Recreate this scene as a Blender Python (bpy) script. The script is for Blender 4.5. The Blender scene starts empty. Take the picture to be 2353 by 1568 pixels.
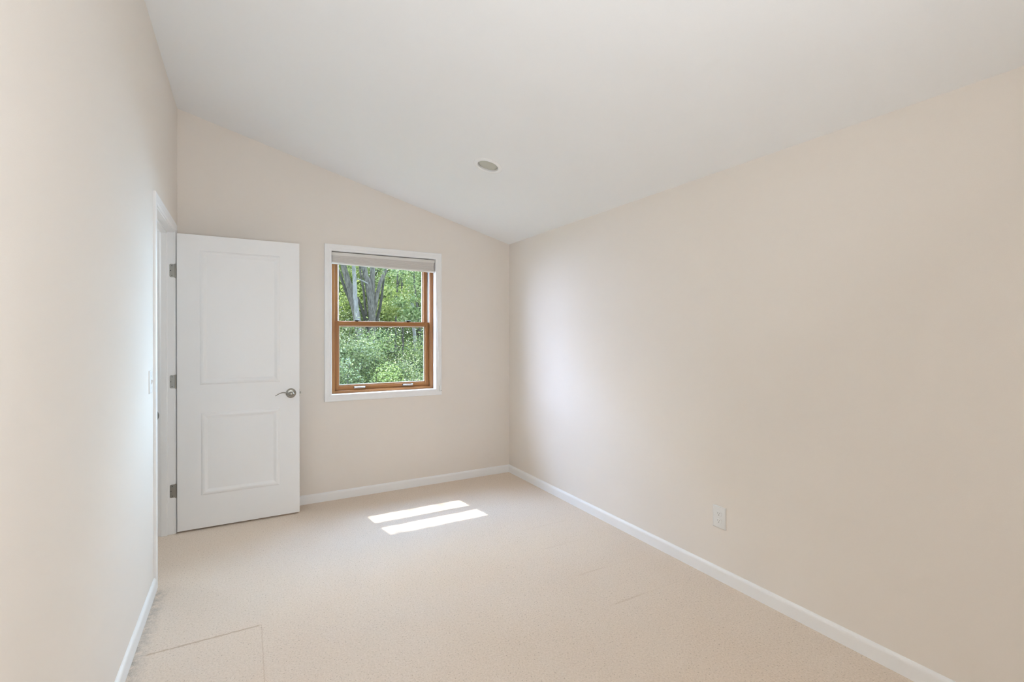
import bpy, bmesh, math, random
from mathutils import Vector, Matrix

sc = bpy.context.scene
COL = sc.collection
W_PX, H_PX = 2353, 1568

# ------------------------------------------------------------------ camera
F_PX = 1088.6
YAW, PITCH = 0.51223, -0.00268
CAM_H = 1.3449
cam_d = bpy.data.cameras.new('camera')
cam_d.sensor_fit = 'HORIZONTAL'
cam_d.sensor_width = 36.0
cam_d.lens = 36.0 * F_PX / W_PX
cam_d.shift_y = -8.572 / W_PX
cam_d.clip_start = 0.02
cam_d.clip_end = 400
cam = bpy.data.objects.new('camera', cam_d)
COL.objects.link(cam)
cam.location = (0, 0, CAM_H)
cam.rotation_euler = (math.pi / 2 + PITCH, 0, -YAW)
sc.camera = cam

# ------------------------------------------------------------------ view, world, sun, large lights
sc.view_settings.view_transform = 'Standard'
sc.view_settings.look = 'None'
sc.view_settings.gamma = 1.0
sc.view_settings.use_curve_mapping = False
sc.view_settings.exposure = 0.09
try:
    sc.cycles.use_denoising = True
    sc.cycles.max_bounces = 12
    sc.cycles.diffuse_bounces = 8
    sc.cycles.transparent_max_bounces = 12
    sc.cycles.sample_clamp_indirect = 6.0
    sc.cycles.use_adaptive_sampling = True
    sc.cycles.adaptive_threshold = 0.15
    sc.cycles.adaptive_min_samples = 20
except Exception:
    pass

world = bpy.data.worlds.new('world')
sc.world = world
world.use_nodes = True
bg = world.node_tree.nodes['Background']
bg.inputs['Color'].default_value = (0.80, 0.91, 1.0, 1)
bg.inputs['Strength'].default_value = 3.6

SUN_DIR = Vector((0.148, -1.0, -1.72)).normalized()
sun_d = bpy.data.lights.new('sun', 'SUN')
sun_d.energy = 8.0
sun_d.angle = math.radians(0.53)
sun_d.color = (1.0, 0.95, 0.86)
sun = bpy.data.objects.new('sun', sun_d)
COL.objects.link(sun)
sun.rotation_euler = SUN_DIR.to_track_quat('-Z', 'Y').to_euler()
sun.location = (0, 10, 14)

# room dimensions (metres)
D = 4.107          # far wall plane
XR, XL = 2.2764, -0.4224
HC, HL = 2.2512, 2.9638   # ceiling height at right and left wall
YB = -1.35         # wall behind the camera
SL = (HL - HC) / (XL - XR)   # negative
def ceil_z(x): return HC + SL * (x - XR)
WT = 0.16          # wall thickness

def area(name, loc, direction, sx, sy, power, color):
    l = bpy.data.lights.new(name, 'AREA')
    l.shape = 'RECTANGLE'; l.size = sx; l.size_y = sy
    l.energy = power; l.color = color
    o = bpy.data.objects.new(name, l)
    COL.objects.link(o)
    o.location = loc
    o.rotation_euler = Vector(direction).to_track_quat('-Z', 'Y').to_euler()
    return o
# added fill lights outside the far window, out of view, strengthening its daylight
area('far_window_fill', (0.7, D + 1.6, 3.6), (0.05, -1, -1.25), 3.6, 1.6, 530.0, (0.40, 0.62, 1.0))
area('far_window_fill', (1.2, D + 4.0, 3.8), (0, -1, -0.5), 6.0, 1.0, 270.0, (1.0, 1.0, 0.96))
area('far_window_fill', (-2.3, D + 1.7, 2.4), (0.75, -1, -0.1), 3.5, 2.4, 590.0, (0.58, 0.68, 1.0))
area('far_window_fill', (4.4, D + 2.0, 2.2), (-0.5, -1, -0.08), 3.0, 2.4, 930.0, (0.46, 0.73, 1.0))
# added fill light behind the camera, aimed up at ceiling and left wall
area('bounce_fill', (0.4, -0.3, 1.2), (-0.8, 1, 1), 0.4, 0.4, 28.5, (0.93, 1.0, 1.06))
# added point light in the unseen hallway, spilling through the open door
hall_d = bpy.data.lights.new('hall_fill', 'POINT')
hall_d.energy = 12.0; hall_d.color = (0.82, 0.91, 1.0); hall_d.shadow_soft_size = 0.12
hall_o = bpy.data.objects.new('hall_fill', hall_d); COL.objects.link(hall_o)
hall_o.location = (-1.45, 3.97, 1.9)

# ------------------------------------------------------------------ materials
MATS = {}
def srgb(r, g, b):
    def f(c):
        c /= 255.0
        return c / 12.92 if c <= 0.04045 else ((c + 0.055) / 1.055) ** 2.4
    return (f(r), f(g), f(b), 1)

def new_mat(name):
    m = bpy.data.materials.new(name); m.use_nodes = True
    MATS[name] = m
    nt = m.node_tree
    return m, nt, nt.nodes['Principled BSDF']

def simple(name, col, rough=0.5, metal=0.0, bump=0.0, bscale=200.0, spec=0.5, var=0.0):
    m, nt, b = new_mat(name)
    b.inputs['Base Color'].default_value = col
    b.inputs['Roughness'].default_value = rough
    b.inputs['Metallic'].default_value = metal
    b.inputs['Specular IOR Level'].default_value = spec
    tc = nt.nodes.new('ShaderNodeTexCoord')
    nz = nt.nodes.new('ShaderNodeTexNoise')
    nz.inputs['Scale'].default_value = bscale
    nz.inputs['Detail'].default_value = 3
    nt.links.new(tc.outputs['Object'], nz.inputs['Vector'])
    if bump:
        bp = nt.nodes.new('ShaderNodeBump')
        bp.inputs['Strength'].default_value = bump
        bp.inputs['Distance'].default_value = 0.002
        nt.links.new(nz.outputs['Fac'], bp.inputs['Height'])
        nt.links.new(bp.outputs['Normal'], b.inputs['Normal'])
    if var:
        mx = nt.nodes.new('ShaderNodeMixRGB')
        mx.inputs['Color1'].default_value = col
        mx.inputs['Color2'].default_value = tuple(c * (1 - var) for c in col[:3]) + (1,)
        nt.links.new(nz.outputs['Fac'], mx.inputs['Fac'])
        nt.links.new(mx.outputs['Color'], b.inputs['Base Color'])
    return m

simple('wall_paint', (0.820, 0.764, 0.704, 1), 0.75, bump=0.10, bscale=350, spec=0.3, var=0.02)
simple('ceiling_paint', (0.875, 0.885, 0.895, 1), 0.85, bump=0.08, bscale=250, spec=0.2, var=0.015)
simple('trim_white', (0.88, 0.88, 0.88, 1), 0.38, bump=0.02, bscale=120, spec=0.45)
simple('door_white', (0.89, 0.89, 0.89, 1), 0.42, bump=0.03, bscale=160, spec=0.4)
simple('plastic_white', (0.80, 0.80, 0.79, 1), 0.35, spec=0.5)
simple('slot_dark', (0.26, 0.25, 0.235, 1), 0.6)
simple('satin_nickel', (0.37, 0.355, 0.32, 1), 0.34, metal=1.0, bump=0.02, bscale=900)
simple('chrome', (0.58, 0.60, 0.63, 1), 0.22, metal=1.0)
simple('dark_metal', (0.035, 0.035, 0.035, 1), 0.4)
simple('shade_fabric', (0.63, 0.60, 0.57, 1), 0.85, bump=0.15, bscale=600, spec=0.2, var=0.05)
simple('shade_rail', (0.72, 0.70, 0.66, 1), 0.55, spec=0.3)
simple('vinyl_liner', (0.72, 0.77, 0.82, 1), 0.4)
simple('spacer', (0.72, 0.73, 0.70, 1), 0.5)
simple('lamp_lens', (0.56, 0.56, 0.50, 1), 0.5, spec=0.3, var=0.06, bump=0.1, bscale=300)
simple('siding', (0.55, 0.52, 0.46, 1), 0.7)
simple('hall_paint', (0.80, 0.77, 0.72, 1), 0.8)

# stained wood, grain along an axis chosen per object by its own coordinates
def wood(name, axis):
    m, nt, b = new_mat(name)
    tc = nt.nodes.new('ShaderNodeTexCoord')
    mp = nt.nodes.new('ShaderNodeMapping')
    s = [90.0, 90.0, 90.0]; s['xyz'.index(axis)] = 3.0
    mp.inputs['Scale'].default_value = s
    nz = nt.nodes.new('ShaderNodeTexNoise')
    nz.inputs['Scale'].default_value = 1.0; nz.inputs['Detail'].default_value = 4
    cr = nt.nodes.new('ShaderNodeValToRGB')
    cr.color_ramp.elements[0].position = 0.25; cr.color_ramp.elements[0].color = (0.25, 0.098, 0.024, 1)
    cr.color_ramp.elements[1].position = 0.75; cr.color_ramp.elements[1].color = (0.41, 0.185, 0.056, 1)
    nt.links.new(tc.outputs['Object'], mp.inputs['Vector'])
    nt.links.new(mp.outputs['Vector'], nz.inputs['Vector'])
    nt.links.new(nz.outputs['Fac'], cr.inputs['Fac'])
    nt.links.new(cr.outputs['Color'], b.inputs['Base Color'])
    b.inputs['Roughness'].default_value = 0.35
    return m
wood('wood_v', 'z'); wood('wood_h', 'x')

def glass_mat():
    m = bpy.data.materials.new('window_glass'); m.use_nodes = True; MATS['window_glass'] = m
    nt = m.node_tree; nt.nodes.clear()
    out = nt.nodes.new('ShaderNodeOutputMaterial')
    mix = nt.nodes.new('ShaderNodeMixShader')
    tr = nt.nodes.new('ShaderNodeBsdfTransparent'); tr.inputs['Color'].default_value = (0.97, 0.985, 0.98, 1)
    gl = nt.nodes.new('ShaderNodeBsdfGlossy'); gl.inputs['Roughness'].default_value = 0.02
    lw = nt.nodes.new('ShaderNodeLayerWeight')
    pw = nt.nodes.new('ShaderNodeMath'); pw.operation = 'POWER'; pw.inputs[1].default_value = 5.0
    ml = nt.nodes.new('ShaderNodeMath'); ml.operation = 'MULTIPLY_ADD'; ml.inputs[1].default_value = 0.5; ml.inputs[2].default_value = 0.02
    nt.links.new(lw.outputs['Facing'], pw.inputs[0]); nt.links.new(pw.outputs[0], ml.inputs[0])
    nt.links.new(ml.outputs[0], mix.inputs['Fac'])
    nt.links.new(tr.outputs['BSDF'], mix.inputs[1]); nt.links.new(gl.outputs['BSDF'], mix.inputs[2])
    nt.links.new(mix.outputs['Shader'], out.inputs['Surface'])
glass_mat()

# carpet: pale beige pile with tan and grey-brown flecks, pressed furniture marks, dust along the left wall
def carpet_mat():
    m, nt, b = new_mat('carpet')
    N, L = nt.nodes.new, nt.links.new
    tc = N('ShaderNodeTexCoord')
    def math_(op, a, c=None, clamp=False):
        n = N('ShaderNodeMath'); n.operation = op; n.use_clamp = clamp
        for i, v in enumerate((a, c)):
            if v is None: continue
            if isinstance(v, (int, float)): n.inputs[i].default_value = v
            else: L(v, n.inputs[i])
        return n.outputs[0]
    def noise(scale, detail=2, rough=0.5):
        n = N('ShaderNodeTexNoise'); n.inputs['Scale'].default_value = scale
        n.inputs['Detail'].default_value = detail; n.inputs['Roughness'].default_value = rough
        L(tc.outputs['Object'], n.inputs['Vector']); return n.outputs['Fac']
    def mixc(fac, c1, c2):
        n = N('ShaderNodeMixRGB'); L(fac, n.inputs['Fac'])
        for i, c in ((1, c1), (2, c2)):
            if isinstance(c, tuple): n.inputs[i].default_value = c
            else: L(c, n.inputs[i])
        return n.outputs[0]
    def ramp(v, lo, hi):
        n = N('ShaderNodeMapRange'); n.clamp = True
        L(v, n.inputs['Value']); n.inputs['From Min'].default_value = lo; n.inputs['From Max'].default_value = hi
        return n.outputs[0]
    fine = noise(260, 3, 0.6); tuft = noise(120, 2, 0.6); fleck = noise(140, 1, 0.4); fleck2 = noise(210, 1, 0.4); broad = noise(1.3, 2)
    col = mixc(ramp(tuft, 0.35, 0.7), (0.82, 0.715, 0.615, 1), (0.735, 0.625, 0.52, 1))
    col = mixc(ramp(broad, 0.35, 0.7), col, mixc(ramp(tuft, 0.35, 0.7), (0.81, 0.69, 0.58, 1), (0.725, 0.60, 0.485, 1)))
    col = mixc(math_('MULTIPLY', ramp(fleck, 0.655, 0.72), 0.50), col, (0.36, 0.28, 0.20, 1))
    col = mixc(math_('MULTIPLY', ramp(fleck2, 0.67, 0.74), 0.40), col, (0.33, 0.27, 0.22, 1))
    sep = N('ShaderNodeSeparateXYZ'); L(tc.outputs['Object'], sep.inputs[0])
    X, Y = sep.outputs[0], sep.outputs[1]
    wob = math_('MULTIPLY', math_('SUBTRACT', noise(45, 5, 0.65), 0.5), 0.016)
    height = math_('ADD', math_('MULTIPLY', fine, 0.5), math_('MULTIPLY', tuft, 0.8))
    def band(v, lo, hi, soft):      # 1 between lo and hi
        return math_('MULTIPLY', ramp(v, lo - soft, lo + soft), math_('SUBTRACT', 1.0, ramp(v, hi - soft, hi + soft)))
    marks = None
    # (axis, position, from, to, half width, strength)
    for ax, pos, a, c, hw, st in (('x', 2.490, -0.37, 0.055, 0.0055, 0.95), ('y', 0.062, 2.0, 2.48, 0.0026, 0.45),
                                  ('x', 1.815, 1.60, 1.80, 0.006, 0.45), ('x', 1.815, 1.75, 2.10, 0.0035, 0.16),
                                  ('x', 2.135, 1.62, 1.80, 0.006, 0.32), ('x', 2.130, 1.78, 2.10, 0.0035, 0.14),
                                  ('x', 2.505, 1.63, 1.80, 0.006, 0.24), ('x', 2.505, 1.75, 1.97, 0.004, 0.15),
                                  ('x', 2.815, 1.65, 2.02, 0.005, 0.18)):
        u, v = (X, Y) if ax == 'x' else (Y, X)
        d = math_('ABSOLUTE', math_('SUBTRACT', math_('ADD', v, wob), pos))
        k = math_('SUBTRACT', 1.0, ramp(d, hw * 0.4, hw * 1.3))
        k = math_('MULTIPLY', k, band(u, a, c, 0.03 if st < 0.9 else 0.006))
        k = math_('MULTIPLY', k, st)
        marks = k if marks is None else math_('MAXIMUM', marks, k)
    col = mixc(math_('MULTIPLY', marks, 0.62), col, (0.50, 0.355, 0.235, 1))
    # dust line against the left baseboard
    dust = math_('SUBTRACT', 1.0, ramp(math_('ADD', X, math_('MULTIPLY', wob, 2.0)), XL + 0.012, XL + 0.075))
    dust = math_('MULTIPLY', dust, math_('MULTIPLY', ramp(noise(30, 3), 0.3, 0.75), band(Y, 1.0, 3.09, 0.02)))
    col = mixc(math_('MULTIPLY', dust, 0.8), col, (0.30, 0.29, 0.27, 1))
    L(col, b.inputs['Base Color'])
    b.inputs['Roughness'].default_value = 0.95
    b.inputs['Specular IOR Level'].default_value = 0.1
    bp = N('ShaderNodeBump'); bp.inputs['Strength'].default_value = 0.55; bp.inputs['Distance'].default_value = 0.006
    hh = math_('SUBTRACT', height, math_('MULTIPLY', marks, 0.7))
    L(hh, bp.inputs['Height']); L(bp.outputs['Normal'], b.inputs['Normal'])
carpet_mat()

def leaf_mat(name, c1, c2, c3):
    m = bpy.data.materials.new(name); m.use_nodes = True; MATS[name] = m
    nt = m.node_tree; nt.nodes.clear(); N, L = nt.nodes.new, nt.links.new
    out = N('ShaderNodeOutputMaterial')
    geo = N('ShaderNodeNewGeometry')
    cr = N('ShaderNodeValToRGB')
    e = cr.color_ramp.elements
    e[0].position = 0.0; e[0].color = c1
    e[1].position = 1.0; e[1].color = c3
    k = e.new(0.55); k.color = c2
    L(geo.outputs['Random Per Island'], cr.inputs['Fac'])
    df = N('ShaderNodeBsdfDiffuse'); tl = N('ShaderNodeBsdfTranslucent'); gl = N('ShaderNodeBsdfGlossy')
    gl.inputs['Roughness'].default_value = 0.38
    L(cr.outputs['Color'], df.inputs['Color']); L(cr.outputs['Color'], tl.inputs['Color'])
    m1 = N('ShaderNodeMixShader'); m1.inputs['Fac'].default_value = 0.5
    L(df.outputs[0], m1.inputs[1]); L(tl.outputs[0], m1.inputs[2])
    m2 = N('ShaderNodeMixShader'); m2.inputs['Fac'].default_value = 0.07
    L(m1.outputs[0], m2.inputs[1]); L(gl.outputs[0], m2.inputs[2])
    L(m2.outputs[0], out.inputs['Surface'])
leaf_mat('leaf_shrub', (0.048, 0.088, 0.038, 1), (0.125, 0.190, 0.075, 1), (0.32, 0.39, 0.19, 1))
leaf_mat('leaf_bright', (0.13, 0.21, 0.05, 1), (0.27, 0.37, 0.10, 1), (0.46, 0.54, 0.22, 1))
leaf_mat('leaf_far', (0.10, 0.19, 0.07, 1), (0.21, 0.32, 0.14, 1), (0.40, 0.50, 0.24, 1))
leaf_mat('leaf_mid', (0.050, 0.105, 0.038, 1), (0.125, 0.210, 0.070, 1), (0.29, 0.38, 0.15, 1))
leaf_mat('leaf_shaded', (0.015, 0.040, 0.020, 1), (0.035, 0.080, 0.032, 1), (0.08, 0.14, 0.055, 1))  # leaf greens darkened to paint in the shade below the saplings

def bark(name, c1, c2):
    m, nt, b = new_mat(name)
    tc = nt.nodes.new('ShaderNodeTexCoord'); mp = nt.nodes.new('ShaderNodeMapping')
    mp.inputs['Scale'].default_value = (16, 16, 5)
    nz = nt.nodes.new('ShaderNodeTexNoise'); nz.inputs['Scale'].default_value = 1.6; nz.inputs['Detail'].default_value = 6
    cr = nt.nodes.new('ShaderNodeValToRGB')
    cr.color_ramp.elements[0].position = 0.3; cr.color_ramp.elements[0].color = c1
    cr.color_ramp.elements[1].position = 0.7; cr.color_ramp.elements[1].color = c2
    bp = nt.nodes.new('ShaderNodeBump'); bp.inputs['Strength'].default_value = 0.7; bp.inputs['Distance'].default_value = 0.03
    L = nt.links.new
    L(tc.outputs['Object'], mp.inputs[0]); L(mp.outputs[0], nz.inputs['Vector']); L(nz.outputs['Fac'], cr.inputs['Fac'])
    L(cr.outputs['Color'], b.inputs['Base Color']); L(nz.outputs['Fac'], bp.inputs['Height']); L(bp.outputs[0], b.inputs['Normal'])
    b.inputs['Roughness'].default_value = 0.9
bark('bark_grey', (0.050, 0.052, 0.050, 1), (0.185, 0.185, 0.180, 1))
bark('bark_pale', (0.15, 0.165, 0.18, 1), (0.30, 0.32, 0.345, 1))
bark('bark_dark', (0.03, 0.034, 0.033, 1), (0.09, 0.095, 0.09, 1))
simple('forest_floor', (0.16, 0.17, 0.08, 1), 0.95, bump=0.5, bscale=9, var=0.6)

# ------------------------------------------------------------------ mesh helpers
def finish(name, bm, mat, parent=None, smooth=False, weld=False):
    if weld: bmesh.ops.remove_doubles(bm, verts=bm.verts, dist=1e-5)
    me = bpy.data.meshes.new(name)
    bm.normal_update()
    bm.to_mesh(me); bm.free()
    if smooth:
        for p in me.polygons: p.use_smooth = True
    mats = mat if isinstance(mat, (list, tuple)) else [mat]
    for mm in mats: me.materials.append(MATS[mm])
    o = bpy.data.objects.new(name, me)
    COL.objects.link(o)
    if parent is not None:
        o.parent = parent
        o.matrix_parent_inverse = Matrix.Translation(parent.location).inverted()
    return o

def box(bm, x0, x1, y0, y1, z0, z1, bevel=0.0, seg=2):
    vs = [bm.verts.new(p) for p in ((x0,y0,z0),(x1,y0,z0),(x1,y1,z0),(x0,y1,z0),(x0,y0,z1),(x1,y0,z1),(x1,y1,z1),(x0,y1,z1))]
    fs = [bm.faces.new([vs[i] for i in q]) for q in ((0,3,2,1),(4,5,6,7),(0,1,5,4),(1,2,6,5),(2,3,7,6),(3,0,4,7))]
    if bevel:
        es = list({e for f in fs for e in f.edges})
        bmesh.ops.bevel(bm, geom=es, offset=bevel, segments=seg, affect='EDGES', profile=0.5)

def hexa(bm, pts):   # bottom four then top four
    vs = [bm.verts.new(p) for p in pts]
    for q in ((0,3,2,1),(4,5,6,7),(0,1,5,4),(1,2,6,5),(2,3,7,6),(3,0,4,7)):
        bm.faces.new([vs[i] for i in q])

def sweep(bm, rings, closed_path=False, closed_profile=True, cap=True):
    """skin successive rings of points"""
    R = [[bm.verts.new(p) for p in r] for r in rings]
    n = len(R[0]); m = len(R)
    for i in range(m if closed_path else m - 1):
        a, b_ = R[i], R[(i + 1) % m]
        for j in range(n if closed_profile else n - 1):
            k = (j + 1) % n
            bm.faces.new((a[j], a[k], b_[k], b_[j]))
    if cap and not closed_path and closed_profile:
        bm.faces.new(list(reversed(R[0]))); bm.faces.new(R[-1])
    return R

def lathe(bm, prof, origin, axis, seg=32, cap0=True, cap1=True):
    """prof: list of (radius, height along axis)"""
    ax = Vector(axis).normalized()
    t = Vector((1, 0, 0)) if abs(ax.x) < 0.8 else Vector((0, 1, 0))
    u = ax.cross(t).normalized(); v = ax.cross(u)
    rings = []
    for r, h in prof:
        rings.append([Vector(origin) + ax * h + (u * math.cos(2 * math.pi * i / seg) + v * math.sin(2 * math.pi * i / seg)) * r for i in range(seg)])
    R = sweep(bm, rings, cap=False)
    if cap0: bm.faces.new(list(reversed(R[0])))
    if cap1: bm.faces.new(R[-1])

def tube(bm, pts, radii, seg=8, flat=1.0):
    rings = []
    for i, p in enumerate(pts):
        p = Vector(p)
        a = Vector(pts[max(i - 1, 0)]); c = Vector(pts[min(i + 1, len(pts) - 1)])
        d = (c - a).normalized()
        t = Vector((0, 1, 0)) if abs(d.y) < 0.9 else Vector((1, 0, 0))
        u = d.cross(t).normalized(); v = u.cross(d).normalized()
        r = radii[i] if isinstance(radii, (list, tuple)) else radii
        rings.append([p + (u * math.cos(2 * math.pi * k / seg) * flat + v * math.sin(2 * math.pi * k / seg)) * r for k in range(seg)])
    sweep(bm, rings)

def mitred(bm, u0, u1, v0, v1, prof, fn, sides='LTRB'):
    """picture-frame moulding round the opening u0..u1, v0..v1; prof = closed list (outward, height); fn maps (u,v,h)"""
    corners = [(u0, v0, -1, -1), (u0, v1, -1, 1), (u1, v1, 1, 1), (u1, v0, 1, -1)]
    rings = [[fn(cu + su * o, cv + sv * o, h) for o, h in prof] for cu, cv, su, sv in corners]
    if sides == 'LTRB':
        sweep(bm, rings, closed_path=True)
    else:        # open at the bottom (door casing): legs run straight to v0
        rings[0] = [fn(u0 - o, v0, h) for o, h in prof]
        rings[3] = [fn(u1 + o, v0, h) for o, h in prof]
        sweep(bm, rings)

def fix_normals(bm):
    bmesh.ops.recalc_face_normals(bm, faces=bm.faces)

def thing(name, label, cat, loc=(0, 0, 0), group=None):
    o = bpy.data.objects.new(name, None); COL.objects.link(o)
    o.location = loc; o.empty_display_size = 0.1
    o['label'] = label; o['category'] = cat
    if group: o['group'] = group
    return o
def structure(o, label=None):
    o['kind'] = 'structure'
    if label: o['label'] = label
    return o
def struct_empty(name, loc):
    o = bpy.data.objects.new(name, None); COL.objects.link(o); o.location = loc
    o['kind'] = 'structure'
    return o

# ------------------------------------------------------------------ room shell
DOOR_Y1 = 3.921           # hinge-side jamb face
DOOR_Y0 = DOOR_Y1 - 0.768  # latch-side jamb face
DOOR_TOP = 2.047
JT = 0.018                # jamb board thickness
WX0, WX1, WZ0, WZ1 = 0.613, 1.508, 0.863, 2.043   # clear opening inside the window casing

bm = bmesh.new()
box(bm, -1.75, XR + WT, YB - WT, D + WT, -0.12, 0.0)
structure(finish('floor', bm, 'carpet'), 'pale beige carpet with brown flecks and pressed furniture marks')

# far wall with the window opening
bm = bmesh.new()
def wall_x(x0, x1, z0, z1, slope):
    za, zb = (ceil_z(x0) + 0.03, ceil_z(x1) + 0.03) if slope else (z1, z1)
    hexa(bm, [(x0, D, z0), (x1, D, z0), (x1, D + WT, z0), (x0, D + WT, z0), (x0, D, za), (x1, D, zb), (x1, D + WT, zb), (x0, D + WT, za)])
ox0, ox1, oz0, oz1 = WX0 - JT, WX1 + JT, WZ0 - JT, WZ1 + JT
wall_x(XL, ox0, 0, 0, True); wall_x(ox1, XR, 0, 0, True)
wall_x(ox0, ox1, 0, oz0, False); wall_x(ox0, ox1, oz1, 0, True)
structure(finish('wall_far', bm, 'wall_paint'), 'tan painted wall with the window, sloping at the top')

bm = bmesh.new()
box(bm, XR, XR + WT, YB - WT, D + WT, 0, HC + 0.03)
structure(finish('wall_right', bm, 'wall_paint'), 'long low beige wall with an outlet')

bm = bmesh.new()
oy0, oy1 = DOOR_Y0 - JT, DOOR_Y1 + JT
LT = 0.12
for y0, y1, z0 in ((YB - WT, oy0, 0), (oy1, D + WT, 0), (oy0, oy1, DOOR_TOP + JT)):
    box(bm, XL - LT, XL, y0, y1, z0, HL + 0.03)
structure(finish('wall_left', bm, 'wall_paint'), 'tall beige wall with the doorway')

bm = bmesh.new()
hexa(bm, [(XL, YB - WT, 0), (XR, YB - WT, 0), (XR, YB, 0), (XL, YB, 0), (XL, YB - WT, HL + 0.03), (XR, YB - WT, HC + 0.03), (XR, YB, HC + 0.03), (XL, YB, HL + 0.03)])
structure(finish('wall_back', bm, 'wall_paint'))

# ceiling slab with a round cut-out for the recessed lamp
LX, LY = 1.410, 2.835
CN = Vector((-SL, 0, 1)).normalized()              # ceiling normal (up)
CT = Vector((1, 0, SL)).normalized()               # down-slope tangent
LC = Vector((LX, LY, ceil_z(LX)))
CUT_R = 0.080
bm = bmesh.new()
def cp(x, y, h=0.0): return Vector((x, y, ceil_z(x))) + CN * h
cx0, cx1, cy0, cy1 = XL - LT, XR + WT, YB - WT, D + WT
q = 0.2
def quad(a, b_, c, d): bm.faces.new([bm.verts.new(p) for p in (a, b_, c, d)])
quad(cp(cx0, cy0), cp(cx1, cy0), cp(cx1, LY - q), cp(cx0, LY - q))
quad(cp(cx0, LY + q), cp(cx1, LY + q), cp(cx1, cy1), cp(cx0, cy1))
quad(cp(cx0, LY - q), cp(LX - q, LY - q), cp(LX - q, LY + q), cp(cx0, LY + q))
quad(cp(LX + q, LY - q), cp(cx1, LY - q), cp(cx1, LY + q), cp(LX + q, LY + q))
NS = 48
inner, outer = [], []
for i in range(NS):
    a = 2 * math.pi * i / NS
    ca, sa = math.cos(a), math.sin(a)
    k = q / max(abs(ca), abs(sa))
    outer.append(bm.verts.new(cp(LX + ca * k, LY + sa * k)))
    inner.append(bm.verts.new(LC + CT * ca * CUT_R + Vector((0, 1, 0)) * sa * CUT_R))
for i in range(NS):
    j = (i + 1) % NS
    bm.faces.new((outer[i], outer[j], inner[j], inner[i]))
T = 0.16
quad(cp(cx0, cy0, T), cp(cx0, cy1, T), cp(cx1, cy1, T), cp(cx1, cy0, T))
quad(cp(cx0, cy0), cp(cx0, cy0, T), cp(cx1, cy0, T), cp(cx1, cy0))
quad(cp(cx0, cy1), cp(cx1, cy1), cp(cx1, cy1, T), cp(cx0, cy1, T))
quad(cp(cx0, cy0), cp(cx0, cy1), cp(cx0, cy1, T), cp(cx0, cy0, T))
quad(cp(cx1, cy0), cp(cx1, cy0, T), cp(cx1, cy1, T), cp(cx1, cy1))
structure(finish('ceiling', bm, 'ceiling_paint', weld=True), 'white sloped ceiling')

# hallway beyond the doorway
bm = bmesh.new(); box(bm, -1.85, -1.75, YB - WT, D + WT, 0, 2.45)
structure(finish('wall_hall', bm, 'hall_paint'))
bm = bmesh.new(); box(bm, -1.75, XL - LT, D + 0.02, D + WT, 0, 2.45)
structure(finish('wall_hall_far', bm, 'hall_paint'))
bm = bmesh.new(); box(bm, -1.75, XL - LT, YB - WT, YB, 0, 2.45)
structure(finish('wall_hall_near', bm, 'hall_paint'))
bm = bmesh.new(); box(bm, -1.85, XL - LT, YB - WT, D + WT, 2.45, 2.55)
structure(finish('ceiling_hall', bm, 'ceiling_paint'))

# baseboards, mitred where they meet
BH, BT = 0.072, 0.0125
BPROF = [(0, 0), (BT, 0), (BT, 0.0545), (BT * 0.95, 0.0590), (BT * 0.82, 0.0635), (BT * 0.58, 0.0675), (BT * 0.3, 0.0705), (0, BH)]
def baseboard(name, fn, s0, s1, m0, m1, label=None):
    bm = bmesh.new()
    sweep(bm, [[fn(s0 + m0 * o, o, h) for o, h in BPROF], [fn(s1 - m1 * o, o, h) for o, h in BPROF]])
    fix_normals(bm)
    structure(finish(name, bm, 'trim_white'), label)
baseboard('baseboard_far', lambda s, o, h: (s, D - o, h), XL, XR, 1, 1, 'white baseboard under the window')
baseboard('baseboard_right', lambda s, o, h: (XR - o, s, h), YB, D, 1, 1, 'white baseboard along the outlet wall')
CAS_W = 0.057
baseboard('baseboard_left', lambda s, o, h: (XL + o, s, h), YB, DOOR_Y0 - 0.005 - CAS_W, 1, 0, 'white baseboard running up to the door casing')
baseboard('baseboard_back', lambda s, o, h: (s, YB + o, h), XL, XR, 1, 1)

# ------------------------------------------------------------------ door frame
tf = struct_empty('trim_1', (XL, (DOOR_Y0 + DOOR_Y1) / 2, 0))
tf['label'] = 'white door frame and casing in the left wall'
bm = bmesh.new()
jx0, jx1 = XL - LT, XL
box(bm, jx0, jx1, DOOR_Y1, DOOR_Y1 + JT, 0, DOOR_TOP + JT, 0.001, 1)
finish('hinge_jamb', bm, 'trim_white', tf)
bm = bmesh.new(); box(bm, jx0, jx1, DOOR_Y0 - JT, DOOR_Y0, 0, DOOR_TOP + JT, 0.001, 1)
finish('latch_jamb', bm, 'trim_white', tf)
bm = bmesh.new(); box(bm, jx0, jx1, DOOR_Y0, DOOR_Y1, DOOR_TOP, DOOR_TOP + JT, 0.001, 1)
finish('head_jamb', bm, 'trim_white', tf)
# stop: 11 mm proud strip round the opening with an eased edge
bm = bmesh.new()
sx0, sx1 = XL - 0.080, XL - 0.038
def stop_fn(u, v, h): return (h, u, v)
SP = [(0, sx0), (0, sx1), (-0.008, sx1), (-0.011, sx1 - 0.003), (-0.011, sx0 + 0.010), (-0.005, sx0)]
mitred(bm, DOOR_Y0, DOOR_Y1, 0.0, DOOR_TOP, SP, stop_fn, 'LTR')
fix_normals(bm)
finish('door_stop', bm, 'trim_white', tf)
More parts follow.
